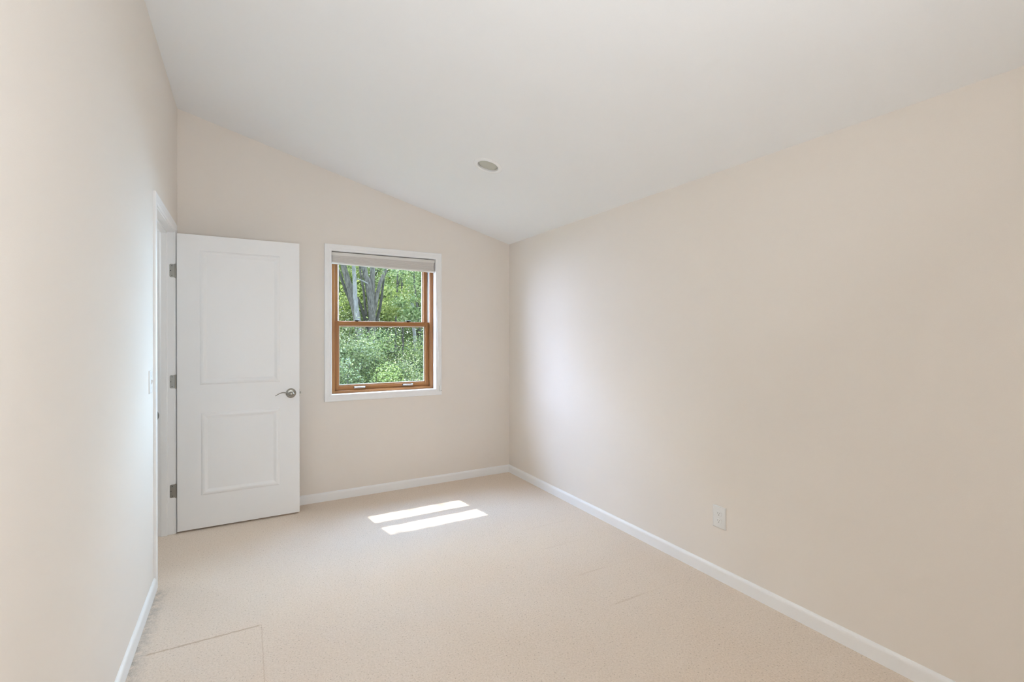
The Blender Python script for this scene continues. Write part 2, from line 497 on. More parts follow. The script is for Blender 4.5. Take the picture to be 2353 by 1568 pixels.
# colonial casing on the room side and on the hall side
CP = [(0, 0), (0, 0.007), (0.004, 0.009), (0.014, 0.0095), (0.020, 0.012), (0.030, 0.0105), (0.040, 0.0125), (0.052, 0.0135), (CAS_W, 0.011), (CAS_W, 0)]
bm = bmesh.new()
mitred(bm, DOOR_Y0 - 0.005, DOOR_Y1 + 0.005, 0.0, DOOR_TOP + 0.005, CP, lambda u, v, h: (XL + h, u, v), 'LTR')
fix_normals(bm)
finish('casing', bm, 'trim_white', tf)
bm = bmesh.new()
mitred(bm, DOOR_Y0 - 0.005, DOOR_Y1 + 0.005, 0.0, DOOR_TOP + 0.005, CP, lambda u, v, h: (XL - LT - h, u, v), 'LTR')
fix_normals(bm)
finish('hall_casing', bm, 'trim_white', tf)
# strike plate with its curved lip
bm = bmesh.new()
zs = 0.917
box(bm, XL - 0.032, XL - 0.002, DOOR_Y0, DOOR_Y0 + 0.0016, zs - 0.029, zs + 0.029, 0.0006, 1)
rings = []
for k in range(7):
    a = k / 6.0
    zz = [zs - 0.026 + 0.052 * i / 10 for i in range(11)]
    x = XL - 0.002 + 0.019 * a
    rings.append((a, x))
for side in (0, 1):
    pass
lip = []
for a, x in rings:
    row = []
    for i in range(11):
        t = (i - 5) / 5.0
        ext = 1.0 - 0.55 * t * t
        xx = XL - 0.002 + 0.019 * a * ext
        yy = DOOR_Y0 + 0.0016 - 0.004 * (a * ext) ** 2
        row.append((xx, yy, zs + 0.026 * t))
    lip.append(row)
top = [[bm.verts.new(p) for p in r] for r in lip]
bot = [[bm.verts.new((p[0], p[1] - 0.0014, p[2])) for p in r] for r in lip]
for i in range(6):
    for j in range(10):
        bm.faces.new((top[i][j], top[i][j + 1], top[i + 1][j + 1], top[i + 1][j]))
        bm.faces.new((bot[i][j], bot[i + 1][j], bot[i + 1][j + 1], bot[i][j + 1]))
for j in range(10):
    bm.faces.new((top[6][j], top[6][j + 1], bot[6][j + 1], bot[6][j]))
for i in range(6):
    bm.faces.new((top[i][0], top[i + 1][0], bot[i + 1][0], bot[i][0])); bm.faces.new((top[i][10], bot[i][10], bot[i + 1][10], top[i + 1][10]))
fix_normals(bm)
o = finish('strike_plate', bm, 'satin_nickel', tf); o['label'] = 'satin nickel strike plate'

# ------------------------------------------------------------------ door, standing open at a right angle to its wall
DX0, DW = -0.4065, 0.762
DY, DT = 3.918, 0.035
DZ0, DZ1 = 0.012, 2.044
door = struct_empty('door_1', (DX0, DY + DT / 2, 0))
door['label'] = 'white two-panel door standing open in front of the far wall'
bm = bmesh.new()
BEAD = [(0, 0), (0.004, 0.0030), (0.010, 0.0062), (0.018, 0.0075), (0.024, 0.0068), (0.033, 0.0030), (0.040, 0.0004), (0.044, 0.0)]
P1 = (DX0 + 0.130, DX0 + 0.632, 1.006, 1.938)
P2 = (DX0 + 0.136, DX0 + 0.626, 0.238, 0.810)
def panel_face(y, s):
    """one door face at depth y, relief pointing along s, stiles and rails as quads with moulded panel rings"""
    def V(x, z, h=0.0): return bm.verts.new((x, y + s * h, z))
    xs = DX0, DX0 + DW
    ranges = [(DZ0, P2[2], None), (P2[2], P2[3], P2), (P2[3], P1[2], None), (P1[2], P1[3], P1), (P1[3], DZ1, None)]
    for z0, z1, P in ranges:
        if P is None:
            bm.faces.new((V(xs[0], z0), V(xs[1], z0), V(xs[1], z1), V(xs[0], z1)))
        else:
            bm.faces.new((V(xs[0], z0), V(P[0], z0), V(P[0], z1), V(xs[0], z1)))
            bm.faces.new((V(P[1], z0), V(xs[1], z0), V(xs[1], z1), V(P[1], z1)))
            prev = None
            for o_, h in BEAD:
                ring = [V(P[0] + o_, P[2] + o_, h), V(P[1] - o_, P[2] + o_, h), V(P[1] - o_, P[3] - o_, h), V(P[0] + o_, P[3] - o_, h)]
                if prev:
                    for i in range(4):
                        j = (i + 1) % 4
                        bm.faces.new((prev[i], prev[j], ring[j], ring[i]))
                prev = ring
            bm.faces.new(prev)
panel_face(DY, -1); panel_face(DY + DT, 1)
x0, x1 = DX0, DX0 + DW
def q4(*p): bm.faces.new([bm.verts.new(v) for v in p])
q4((x0, DY, DZ0), (x0, DY + DT, DZ0), (x0, DY + DT, DZ1), (x0, DY, DZ1))
q4((x1, DY, DZ0), (x1, DY, DZ1), (x1, DY + DT, DZ1), (x1, DY + DT, DZ0))
q4((x0, DY, DZ1), (x0, DY + DT, DZ1), (x1, DY + DT, DZ1), (x1, DY, DZ1))
q4((x0, DY, DZ0), (x1, DY, DZ0), (x1, DY + DT, DZ0), (x0, DY + DT, DZ0))
bmesh.ops.remove_doubles(bm, verts=bm.verts, dist=1e-5)
fix_normals(bm)
finish('door_panel', bm, 'door_white', door)
# hinges: leaf let into the jamb, knuckle in the gap, three screws
for zc in (1.788, 1.035, 0.293):
    bm = bmesh.new()
    hh, r = 0.0445, 0.008
    xa, xb, y = -0.4475, -0.4165, DOOR_Y1 - 0.0012
    prof = [(xb, zc - hh)]
    prof += [(xa + r - r * math.sin(a), zc - hh + r - r * math.cos(a)) for a in [math.pi / 2 * k / 5 for k in range(6)]]
    prof += [(xa + r - r * math.cos(a), zc + hh - r + r * math.sin(a)) for a in [math.pi / 2 * k / 5 for k in range(6)]]
    prof += [(xb, zc + hh)]
    fr = [bm.verts.new((px, y, pz)) for px, pz in prof]; bk = [bm.verts.new((px, y + 0.0022, pz)) for px, pz in prof]
    bm.faces.new(fr); bm.faces.new(list(reversed(bk)))
    for i in range(len(fr)):
        j = (i + 1) % len(fr); bm.faces.new((fr[i], bk[i], bk[j], fr[j]))
    lathe(bm, [(0.0035, -hh - 0.003), (0.0052, -hh - 0.001), (0.0052, hh + 0.001), (0.0035, hh + 0.003)], (-0.4150, DOOR_Y1 + 0.002, zc), (0, 0, 1), 12)
    fix_normals(bm)
    h_ = finish('hinge', bm, 'satin_nickel', door); h_['label'] = 'satin nickel hinge'
    for sx, sz in ((-0.434, 0.033), (-0.441, 0.0), (-0.434, -0.033)):
        bm = bmesh.new()
        lathe(bm, [(0.0028, 0), (0.0024, 0.0006)], (sx, y, zc + sz), (0, -1, 0), 10)
        fix_normals(bm)
        s_ = finish('hinge_screw', bm, 'dark_metal', h_)
# lever handle
hx, hz = DX0 + 0.703, 0.9155
handle = bpy.data.objects.new('door_handle', None); COL.objects.link(handle)
handle.parent = door; handle.matrix_parent_inverse = Matrix.Translation(door.location).inverted(); handle.location = (hx, DY, hz)
handle['label'] = 'satin nickel lever handle'
def hpart(name, bm, mat='satin_nickel', smooth=True):
    fix_normals(bm)
    o = finish(name, bm, mat, None, smooth)
    o.parent = handle
    o.matrix_parent_inverse = Matrix.Translation((hx, DY, hz)).inverted()
    return o
bm = bmesh.new()
lathe(bm, [(0.0355, 0), (0.0355, 0.003), (0.0345, 0.0055), (0.029, 0.0085), (0.024, 0.0100), (0.016, 0.0105)], (hx, DY, hz), (0, -1, 0), 40)
hpart('rosette', bm)
bm = bmesh.new()
lathe(bm, [(0.0125, 0.0095), (0.0125, 0.030), (0.0135, 0.034), (0.0165, 0.040), (0.0175, 0.047), (0.0165, 0.053), (0.012, 0.0565)], (hx, DY, hz - 0.003), (0, -1, 0), 32)
hpart('hub', bm)
bm = bmesh.new()
pts, rad = [], []
for k in range(15):
    t = k / 14.0
    pts.append((hx - 0.008 - 0.100 * t, DY - 0.046 - 0.004 * math.sin(math.pi * t), hz - 0.005 + 0.0185 * math.sin(math.pi * min(1, t * 1.02) * 0.98 ) - 0.007 * t * t))
    rad.append(0.0075 * (1 - 0.55 * t))
rings = []
for i, p in enumerate(pts):
    a = Vector(pts[max(i - 1, 0)]); c = Vector(pts[min(i + 1, 14)]); d = (c - a).normalized()
    n = Vector((0, 1, 0)).cross(d).normalized()
    rz = rad[i]; ry = 0.0105 - 0.004 * i / 14.0
    rings.append([Vector(p) + n * rz * 0.62 * math.cos(b2) + Vector((0, 1, 0)) * ry * math.sin(b2) for b2 in [2 * math.pi * k / 14 for k in range(14)]])
sweep(bm, rings)
hpart('lever', bm)
bm = bmesh.new()
bx = DX0 + DW
box(bm, bx, bx + 0.0015, DY + 0.005, DY + 0.030, hz - 0.028, hz + 0.028, 0.0004, 1)
box(bm, bx + 0.0015, bx + 0.012, DY + 0.010, DY + 0.025, hz - 0.008, hz + 0.008, 0.003, 2)
hpart('latch_bolt', bm, smooth=False)
bm = bmesh.new()
lathe(bm, [(0.0355, 0), (0.0345, 0.0055), (0.029, 0.0085), (0.013, 0.0105), (0.0125, 0.034), (0.0175, 0.047), (0.012, 0.0565)], (hx, DY + DT, hz), (0, 1, 0), 24)
tube(bm, [(hx - 0.005 - 0.1 * k / 8, DY + DT + 0.047, hz + 0.012 * math.sin(math.pi * k / 8)) for k in range(9)], [0.007 - 0.003 * k / 8 for k in range(9)], 10)
hpart('rear_lever', bm)

# ------------------------------------------------------------------ window in the far wall
win = struct_empty('window_1', ((WX0 + WX1) / 2, D + 0.08, WZ0))
win['label'] = 'brown wooden double-hung window in a white casing'
bm = bmesh.new()
WCP = [(0, 0), (0, 0.012), (0.003, 0.0145), (0.018, 0.0145), (0.021, 0.0165), (0.040, 0.0165), (0.043, 0.0175), (0.052, 0.0175), (0.055, 0.0145), (0.055, 0)]
mitred(bm, WX0, WX1, WZ0, WZ1, WCP, lambda u, v, h: (u, D - h, v))
fix_normals(bm); finish('casing', bm, 'trim_white', win)
bm = bmesh.new()     # white extension jamb lining the opening
y0, y1 = D, D + 0.060
box(bm, WX0 - JT, WX0, y0, y1, WZ0 - JT, WZ1 + JT); box(bm, WX1, WX1 + JT, y0, y1, WZ0 - JT, WZ1 + JT)
box(bm, WX0, WX1, y0, y1, WZ0 - JT, WZ0); box(bm, WX0, WX1, y0, y1, WZ1, WZ1 + JT)
finish('jamb', bm, 'trim_white', win)
def rect_frame(u0, u1, v0, v1, wl, wr, wb, wt, ya, yb, name, parent, bev=0.0015, mats=('wood_v', 'wood_h')):
    """stiles and rails: one mesh with grain along each member"""
    bm = bmesh.new()
    box(bm, u0, u0 + wl, ya, yb, v0, v1, bev, 2); box(bm, u1 - wr, u1, ya, yb, v0, v1, bev, 2)
    n = len(bm.faces)
    e = 0.0004
    box(bm, u0 + wl - e, u1 - wr + e, ya + 0.0006, yb - 0.0006, v0, v0 + wb, bev, 2); box(bm, u0 + wl - e, u1 - wr + e, ya + 0.0006, yb - 0.0006, v1 - wt, v1, bev, 2)
    bm.faces.ensure_lookup_table()
    for f in bm.faces[n:]: f.material_index = 1
    return finish(name, bm, list(mats), parent)
FX0, FX1 = 0.648, 1.478         # sash channel
rect_frame(WX0 - JT, WX1 + JT, WZ0 - JT, WZ1 + JT, FX0 - WX0 + JT, WX1 - FX1 + JT, 0.022 + JT, 0.03 + JT, D + 0.060, D + 0.084, 'wood_stop', win)
bm = bmesh.new()     # white vinyl liner behind the stop
box(bm, WX0 - JT, FX0 - 0.001, D + 0.084, D + 0.195, WZ0 - JT, WZ1 + JT); box(bm, FX1 + 0.001, WX1 + JT, D + 0.084, D + 0.195, WZ0 - JT, WZ1 + JT)
box(bm, FX0 - 0.001, FX1 + 0.001, D + 0.084, D + 0.195, WZ0 - JT, WZ0 + 0.019); box(bm, FX0 - 0.001, FX1 + 0.001, D + 0.084, D + 0.195, WZ1 - 0.028, WZ1 + JT)
finish('liner', bm, 'vinyl_liner', win)

def make_sash(name, x0, x1, z0, z1, wl, wr, wb, wt, ya, yb, label):
    s = rect_frame(x0, x1, z0, z1, wl, wr, wb, wt, ya, yb, name, win)
    s['label'] = label
    gx0, gx1, gz0, gz1 = x0 + wl, x1 - wr, z0 + wb, z1 - wt
    ym = (ya + yb) / 2
    # inner glazing bead: thin stepped wood strip
    bm = bmesh.new()
    mitred(bm, gx0 + 0.007, gx1 - 0.007, gz0 + 0.007, gz1 - 0.007, [(0, 0.006), (0.0, 0.010), (0.0072, ym - ya - 0.003), (0.0072, 0.004)], lambda u, v, h: (u, ym - h, v))
    fix_normals(bm)
    o = finish('bead', bm, 'wood_v', s)
    bm = bmesh.new()
    mitred(bm, gx0 + 0.0125, gx1 - 0.0125, gz0 + 0.0125, gz1 - 0.0125, [(0, -0.005), (0, 0.0040), (0.0125, 0.0040), (0.0125, -0.005)], lambda u, v, h: (u, ym - h, v))
    fix_normals(bm)
    o = finish('spacer', bm, 'spacer', s)
    bm = bmesh.new()
    box(bm, gx0 + 0.0005, gx1 - 0.0005, ym - 0.002, ym + 0.002, gz0 + 0.0005, gz1 - 0.0005)
    o = finish('pane', bm, 'window_glass', s)
    return s
lower = make_sash('lower_sash', FX0 + 0.001, FX1 - 0.001, WZ0 + 0.0215, 1.470, 0.031, 0.033, 0.036, 0.031, D + 0.0848, D + 0.1195, 'lower wooden sash with two chrome lifts')
upper = make_sash('upper_sash', FX0 + 0.005, FX1 - 0.006, 1.424, WZ1 - 0.0285, 0.029, 0.033, 0.038, 0.045, D + 0.1215, D + 0.165, 'upper wooden sash')
for lx in (0.854, 1.276):       # finger lifts
    bm = bmesh.new()
    hw = 0.049
    yb_, zc = D + 0.0848, 0.906
    box(bm, lx - hw, lx + hw, yb_ - 0.002, yb_, zc - 0.011, zc + 0.009, 0.0008, 1)
    n = len(bm.faces)
    prof = [(0, 0.007), (0.010, 0.007), (0.016, 0.003), (0.018, -0.003), (0.015, -0.004), (0.012, 0.001), (0.008, 0.003), (0, 0.003)]
    xs_ = [lx - hw, lx - hw + 0.004, lx - hw + 0.009, lx + hw - 0.009, lx + hw - 0.004, lx + hw]
    sc_ = [0.3, 0.75, 1, 1, 0.75, 0.3]
    sweep(bm, [[(x, yb_ - 0.001 - o_ * k, zc + h) for o_, h in prof] for x, k in zip(xs_, sc_)])
    bm.faces.ensure_lookup_table()
    fix_normals(bm)
    for f in bm.faces[:n]: f.material_index = 1  # plate behind the lift coloured dark for the shadow under it
    o = finish('sash_lift', bm, ['chrome', 'dark_metal'], lower); o['label'] = 'chrome finger lift'
for lx in (0.834, 1.284):       # cam locks on the meeting rail
    bm = bmesh.new()
    box(bm, lx - 0.012, lx + 0.012, D + 0.094, D + 0.114, 1.470, 1.4765, 0.001, 1)
    box(bm, lx - 0.022, lx + 0.022, D + 0.088, D + 0.112, 1.4760, 1.4850, 0.002, 2)
    box(bm, lx - 0.004, lx + 0.024, D + 0.084, D + 0.092, 1.4785, 1.4835, 0.002, 2)
    o = finish('sash_lock', bm, 'dark_metal', lower); o['label'] = 'black cam lock'
# small white clip on the right jamb
bm = bmesh.new(); box(bm, WX1 - 0.006, WX1, D + 0.030, D + 0.044, 1.062, 1.092, 0.002, 2)
o = finish('jamb_clip', bm, 'plastic_white', win)
# outside brickmould, and an unseen head cap sized to trim the sun patch
bm = bmesh.new()
box(bm, WX0 - 0.08, WX1 + 0.08, D + WT + 0.03, D + WT + 0.115, WZ1 + 0.005, WZ1 + 0.06, 0.002, 1)
mitred(bm, WX0 - 0.02, WX1 + 0.02, WZ0 - 0.02, WZ1 + 0.02, [(0, 0), (0, 0.035), (0.06, 0.035), (0.06, 0)], lambda u, v, h: (u, D + WT + h, v))
fix_normals(bm)
finish('outside_casing', bm, 'siding', win)

# ------------------------------------------------------------------ window shade, raised to the top of the window
shade = thing('window_shade', 'off-white fabric shade pulled up at the top of the wooden window', 'window shade', (1.06, D + 0.03, 2.0))
def spart(name, bm, mat, smooth=False):
    fix_normals(bm); return finish(name, bm, mat, shade, smooth)
bm = bmesh.new(); box(bm, WX0 + 0.003, WX1 - 0.003, D + 0.006, D + 0.050, 2.010, 2.0365, 0.003, 2)
spart('headrail', bm, 'shade_rail')
# pleated fabric stack; hangs a little lower at its right end
bm = bmesh.new()
nx, npl = 2, 5
tilt = 0.018
def drop(x): return tilt * (x - WX0) / (WX1 - WX0)
prof = []
zt, zb = 2.010, 1.957
nseg = npl * 2
for i in range(nseg + 1):
    t = i / nseg
    prof.append((D + 0.008 + (0.0022 if i % 2 else 0.0), zt + (zb - zt) * t))
for i in range(nseg, -1, -1):
    t = i / nseg
    prof.append((D + 0.046 - (0.0022 if i % 2 else 0.0), zt + (zb - zt) * t))
def tz(x, z): return z - drop(x) * (zt - z) / (zt - zb)
sweep(bm, [[(x, y, tz(x, z)) for y, z in prof] for x in (WX0 + 0.007, WX1 - 0.010)])
spart('fabric', bm, 'shade_fabric')
bm = bmesh.new()
RP = [(D + 0.009, 1.957), (D + 0.0075, 1.953), (D + 0.0075, 1.948), (D + 0.010, 1.943), (D + 0.044, 1.943), (D + 0.047, 1.948), (D + 0.047, 1.953), (D + 0.045, 1.957)]
sweep(bm, [[(x, y, z - drop(x)) for y, z in RP] for x in (WX0 + 0.006, WX1 - 0.009)])
spart('bottom_rail', bm, 'shade_rail')
# cord loop running down to the tension device on the casing
bm = bmesh.new()
tx, tyy, tzz = 1.548, D - 0.0215, 0.862
for dx, bow in ((-0.003, 0.0), (0.004, 0.008)):
    pts = []
    for k in range(15):
        t = k / 14.0
        s = t * t * (3 - 2 * t)
        pts.append((1.499 + (tx + dx - 1.499) * (0.35 * t + 0.65 * max(0, (t - 0.15) / 0.85) ** 1.3), D - 0.002 - 0.0235 * min(1, t * 3) , 1.935 + (tzz + 0.030 - 1.935) * t))
    tube(bm, pts, 0.0011, 6)
spart('cord', bm, 'plastic_white')
bm = bmesh.new()
box(bm, tx - 0.009, tx + 0.009, D - 0.0285, D - 0.0175, tzz - 0.022, tzz + 0.030, 0.004, 3)
td = spart('cord_tensioner', bm, 'plastic_white')
bm = bmesh.new(); lathe(bm, [(0.0032, 0), (0.0026, 0.0008)], (tx + 0.003, D - 0.0285, tzz - 0.014), (0, -1, 0), 12)
fix_normals(bm)
o = finish('screw', bm, 'dark_metal', td)

# ------------------------------------------------------------------ recessed ceiling lamp (off)
lamp = thing('recessed_light', 'round white recessed ceiling light with a grey lens on the sloped ceiling', 'ceiling light', tuple(LC))
bm = bmesh.new()
lathe(bm, [(0.072, 0.008), (0.0685, -0.001), (0.070, -0.005), (0.078, -0.0062), (0.092, -0.0048), (0.0985, -0.002), (0.0995, 0.0)], tuple(LC), tuple(CN), 64, False, False)
fix_normals(bm); finish('trim_ring', bm, 'trim_white', lamp, True)
bm = bmesh.new()
lathe(bm, [(0.0692, 0.002), (0.0680, 0.008), (0.0675, 0.020), (0.0675, 0.032)], tuple(LC), tuple(CN), 64, False, False)
fix_normals(bm); finish('baffle', bm, 'plastic_white', lamp, True)
bm = bmesh.new()
lathe(bm, [(0.0001, 0.0045), (0.030, 0.0050), (0.055, 0.0062), (0.0668, 0.0085), (0.0668, 0.014), (0.0001, 0.014)], tuple(LC), tuple(CN), 64)
fix_normals(bm); o = finish('lens', bm, 'lamp_lens', lamp, True); o['label'] = 'grey unlit frosted lens'
bm = bmesh.new()
lathe(bm, [(0.079, 0.0), (0.079, 0.13)], tuple(LC), tuple(CN), 48, False, True)
fix_normals(bm); finish('housing', bm, 'plastic_white', lamp)

# ------------------------------------------------------------------ wall outlet
oy, oz = 1.713, 0.346
out = thing('wall_outlet', 'white duplex electrical outlet low on the right wall', 'outlet', (XR, oy, oz))
bm = bmesh.new()
hw, hh = 0.0405, 0.0605
prof = [(0, 0), (0, 0.0035), (-0.004, 0.0058), (-0.006, 0.0062)]
rings = [[(XR - h, oy + su * (hw + o_), oz + sv * (hh + o_)) for su, sv in ((-1, -1), (1, -1), (1, 1), (-1, 1))] for o_, h in prof]
R = sweep(bm, rings, cap=False); bm.faces.new(R[-1]); bm.faces.new(list(reversed(R[0])))
fix_normals(bm); finish('cover_plate', bm, 'plastic_white', out)
for sgn in (1, -1):
    zc = oz + sgn * 0.0195
    bm = bmesh.new()
    prof = []
    for k in range(24):
        a = 2 * math.pi * k / 24
        prof.append((0.0172 * math.cos(a), max(-0.0135, min(0.0135, 0.0172 * math.sin(a)))))
    fr = [bm.verts.new((XR - 0.0078, oy + a, zc + b2)) for a, b2 in prof]; bk = [bm.verts.new((XR - 0.005, oy + a * 1.04, zc + b2 * 1.04)) for a, b2 in prof]
    bm.faces.new(fr)
    for i in range(24):
        j = (i + 1) % 24; bm.faces.new((fr[i], fr[j], bk[j], bk[i]))
    fix_normals(bm)
    rc = finish('receptacle', bm, 'plastic_white', out)
    for sy, w_, h_ in ((0.0064, 0.0022, 0.0078), (-0.0064, 0.0022, 0.0065)):
        bm = bmesh.new(); box(bm, XR - 0.0081, XR - 0.0074, oy + sy - w_ / 2, oy + sy + w_ / 2, zc + 0.0035 - h_ / 2, zc + 0.0035 + h_ / 2)
        o = finish('slot', bm, 'slot_dark', rc)
    bm = bmesh.new(); lathe(bm, [(0.0026, 0.0074), (0.0026, 0.0081)], (XR, oy, zc - 0.0065), (-1, 0, 0), 12)
    fix_normals(bm)
    o = finish('slot', bm, 'slot_dark', rc)
bm = bmesh.new(); lathe(bm, [(0.003, 0.0060), (0.0028, 0.0072), (0.001, 0.0076)], (XR, oy, oz), (-1, 0, 0), 12)
fix_normals(bm); finish('screw', bm, 'plastic_white', out)

# ------------------------------------------------------------------ light switch by the door
sy, sz = 2.985, 1.112
sw = thing('light_switch', 'white light switch plate on the left wall beside the door casing', 'light switch', (XL, sy, sz))
bm = bmesh.new()
prof = [(0, 0), (0, 0.0035), (-0.004, 0.0058), (-0.006, 0.0062)]
rings = [[(XL + h, sy + su * (0.035 + o_), sz + sv * (0.0575 + o_)) for su, sv in ((-1, -1), (1, -1), (1, 1), (-1, 1))] for o_, h in prof]
R = sweep(bm, rings, cap=False); bm.faces.new(R[-1]); bm.faces.new(list(reversed(R[0])))
fix_normals(bm); finish('cover_plate', bm, 'plastic_white', sw)
bm = bmesh.new()
hexa(bm, [(XL + 0.006, sy - 0.005, sz - 0.012), (XL + 0.007, sy - 0.005, sz - 0.012), (XL + 0.007, sy + 0.005, sz - 0.012), (XL + 0.006, sy + 0.005, sz - 0.012),
          (XL + 0.006, sy - 0.005, sz + 0.012), (XL + 0.016, sy - 0.004, sz + 0.010), (XL + 0.016, sy + 0.004, sz + 0.010), (XL + 0.006, sy + 0.005, sz + 0.012)])
fix_normals(bm); finish('toggle', bm, 'plastic_white', sw)
for s_ in (-1, 1):
    bm = bmesh.new(); lathe(bm, [(0.003, 0.0060), (0.0028, 0.0070)], (XL, sy, sz + s_ * 0.030), (1, 0, 0), 12)
    fix_normals(bm); finish('screw', bm, 'plastic_white', sw)

# ------------------------------------------------------------------ outdoors
GZ = -0.55
bm = bmesh.new()
g = bmesh.ops.create_grid(bm, x_segments=60, y_segments=60, size=1)
rnd = random.Random(5)
for v in bm.verts:
    x, y = v.co.x * 32 + 6, v.co.y * 22 + 26.4
    v.co = Vector((x, y, GZ + (0 if y < 6 else 0.05 * math.sin(x * 1.7) * math.sin(y * 1.3)) + max(0, y - 14) * 0.02))
structure(finish('ground', bm, 'forest_floor', smooth=True))

def leaf(bm, c, size, rnd, up=0.55):
    """a pointed folded leaf: six corners, creased on its midrib"""
    d = Vector((rnd.gauss(0, 1), rnd.gauss(0, 1), rnd.gauss(-0.15, 0.7)))
    if d.length < 1e-3: d = Vector((1, 0, 0))
    d.normalize()
    n = Vector((rnd.gauss(0, 0.7), rnd.gauss(0, 0.7) - 0.25, up + abs(rnd.gauss(0, 0.6))))
    s = d.cross(n)
    if s.length < 1e-3: s = Vector((0, 0, 1)).cross(d)
    s.normalize(); n = s.cross(d).normalized()
    L_ = size * rnd.uniform(0.7, 1.3); w = L_ * 0.34
    p0 = c; p3 = c + d * L_
    m1 = c + d * L_ * 0.5 - n * w * 0.25
    a = bm.verts.new(p0); b_ = bm.verts.new(c + d * L_ * 0.42 + s * w); e = bm.verts.new(p3); f = bm.verts.new(c + d * L_ * 0.42 - s * w); m = bm.verts.new(m1)
    bm.faces.new((a, b_, m)); bm.faces.new((b_, e, m)); bm.faces.new((e, f, m)); bm.faces.new((f, a, m))

def blob_leaves(bm, center, rad, n, size, rnd, clumps=10, shell=0.55, spread=(0.18, 0.36)):
    """leaves gathered on twigs round clump centres filling an ellipsoid"""
    cs = []
    for _ in range(clumps):
        while True:
            p = Vector((rnd.uniform(-1, 1), rnd.uniform(-1, 1), rnd.uniform(-1, 1)))
            if shell * shell < p.length_squared < 1: break
        cs.append((p, rnd.uniform(spread[0], spread[1])))
    for i in range(n):
        p, r = cs[rnd.randrange(clumps)]
        o_ = Vector((rnd.gauss(0, r), rnd.gauss(0, r), rnd.gauss(0, r * 0.7)))
        w = p + o_
        leaf(bm, Vector((center[0] + w.x * rad[0], center[1] + w.y * rad[1], max(GZ + 0.04, center[2] + w.z * rad[2]))), size, rnd)

def at(px, py, y):
    """point of the photograph's ray at distance y north of the camera"""
    cy, sy_ = math.cos(YAW), math.sin(YAW)
    cp_, sp_ = math.cos(PITCH), math.sin(PITCH)
    fwd = Vector((sy_ * cp_, cy * cp_, sp_)); r = Vector((cy, -sy_, 0)); u = r.cross(fwd)
    d = fwd + r * ((px - W_PX / 2) / F_PX) - u * ((py - H_PX / 2 + 8.572) / F_PX)
    t = y / d.y
    return Vector((d.x * t, y, CAM_H + d.z * t))

def stem(bm, pts, r0, r1, rnd, seg=10):
    P = [Vector(p) for p in pts]
    out_ = []
    for i in range(len(P) - 1):
        for k in range(4):
            out_.append(P[i].lerp(P[i + 1], k / 4) + Vector((rnd.gauss(0, r0 * 0.05), rnd.gauss(0, r0 * 0.05), 0)))
    out_.append(P[-1])
    n = len(out_)
    tube(bm, out_, [r0 + (r1 - r0) * i / (n - 1) for i in range(n)], seg)

def shrub(px, y, zc, rad, n, size, mat, label, seed, clumps=12):
    rnd = random.Random(seed)
    c = at(px, 780, y)
    o = thing('shrub', label, 'shrub', (c.x, y, GZ))
    bm = bmesh.new(); blob_leaves(bm, (c.x, y, zc), rad, n, size, rnd, clumps, 0.3, (0.11, 0.22))
    finish('foliage', bm, mat, o)
    bm = bmesh.new()
    for k in range(6):
        a = rnd.uniform(0, 6.28)
        stem(bm, [(c.x + 0.08 * math.cos(a), y + 0.08 * math.sin(a), GZ - 0.05), (c.x + rad[0] * 0.3 * math.cos(a), y + rad[1] * 0.3 * math.sin(a), (GZ + zc) / 2), (c.x + rad[0] * 0.6 * math.cos(a), y + rad[1] * 0.6 * math.sin(a), zc + rad[2] * 0.6)], 0.016, 0.005, rnd, 6)
    finish('stems', bm, 'bark_dark', o)
    return o

def tree(px, y, h, r, crowns, n, size, mat, barkm, label, seed, name='tree', lean=0.0):
    rnd = random.Random(seed)
    c = at(px, 780, y)
    o = thing(name, label, 'tree', (c.x, y, GZ))
    bm = bmesh.new()
    top = (c.x + lean * h, y + rnd.uniform(-0.3, 0.3), h)
    stem(bm, [(c.x, y, GZ - 0.1), (c.x + lean * h * 0.4 + rnd.gauss(0, 0.1), y, h * 0.45), top], r, r * 0.35, rnd)
    for k in range(5):
        z = h * rnd.uniform(0.3, 0.85); a = rnd.uniform(0, 6.28); ln = rnd.uniform(0.8, 1.8)
        bx_ = c.x + lean * z
        stem(bm, [(bx_, y, z), (bx_ + math.cos(a) * ln * 0.5, y + math.sin(a) * ln * 0.5, z + 0.35), (bx_ + math.cos(a) * ln, y + math.sin(a) * ln, z + 0.9)], r * 0.32, r * 0.08, rnd, 7)
    finish('trunk', bm, barkm, o, True)
    bm = bmesh.new()
    for (cx_, cz, rx, rz, share) in crowns:
        blob_leaves(bm, (c.x + cx_, y, cz), (rx, rx, rz), int(n * share), size, rnd, 16, 0.15)
    finish('foliage', bm, mat, o)
    return o

# shrubs close to the window, filling its lower half
shrub(774, 7.6, 0.46, (0.72, 0.7, 0.95), 17160, 0.034, 'leaf_shrub', 'pale green leafy shrub low at the left of the window view', 11, 26)
shrub(874, 8.2, 0.42, (0.78, 0.7, 0.90), 17160, 0.036, 'leaf_mid', 'rounded mid-green shrub in front of the big grey tree', 12, 26)
shrub(925, 7.4, 0.05, (0.75, 0.6, 0.72), 15180, 0.034, 'leaf_bright', 'yellow-green shrub at the lower centre of the window', 13, 24)
shrub(975, 8.0, 0.08, (0.80, 0.7, 0.80), 15180, 0.036, 'leaf_shrub', 'light green shrub at the lower right of the window', 14, 24)
shrub(1020, 9.5, 0.55, (1.0, 0.8, 1.0), 9900, 0.041, 'leaf_mid', 'green shrub just beyond the right window frame', 15, 24)
shrub(745, 9.5, 0.75, (1.0, 0.8, 1.15), 11220, 0.041, 'leaf_shrub', 'tall green shrub just beyond the left window frame', 16, 24)
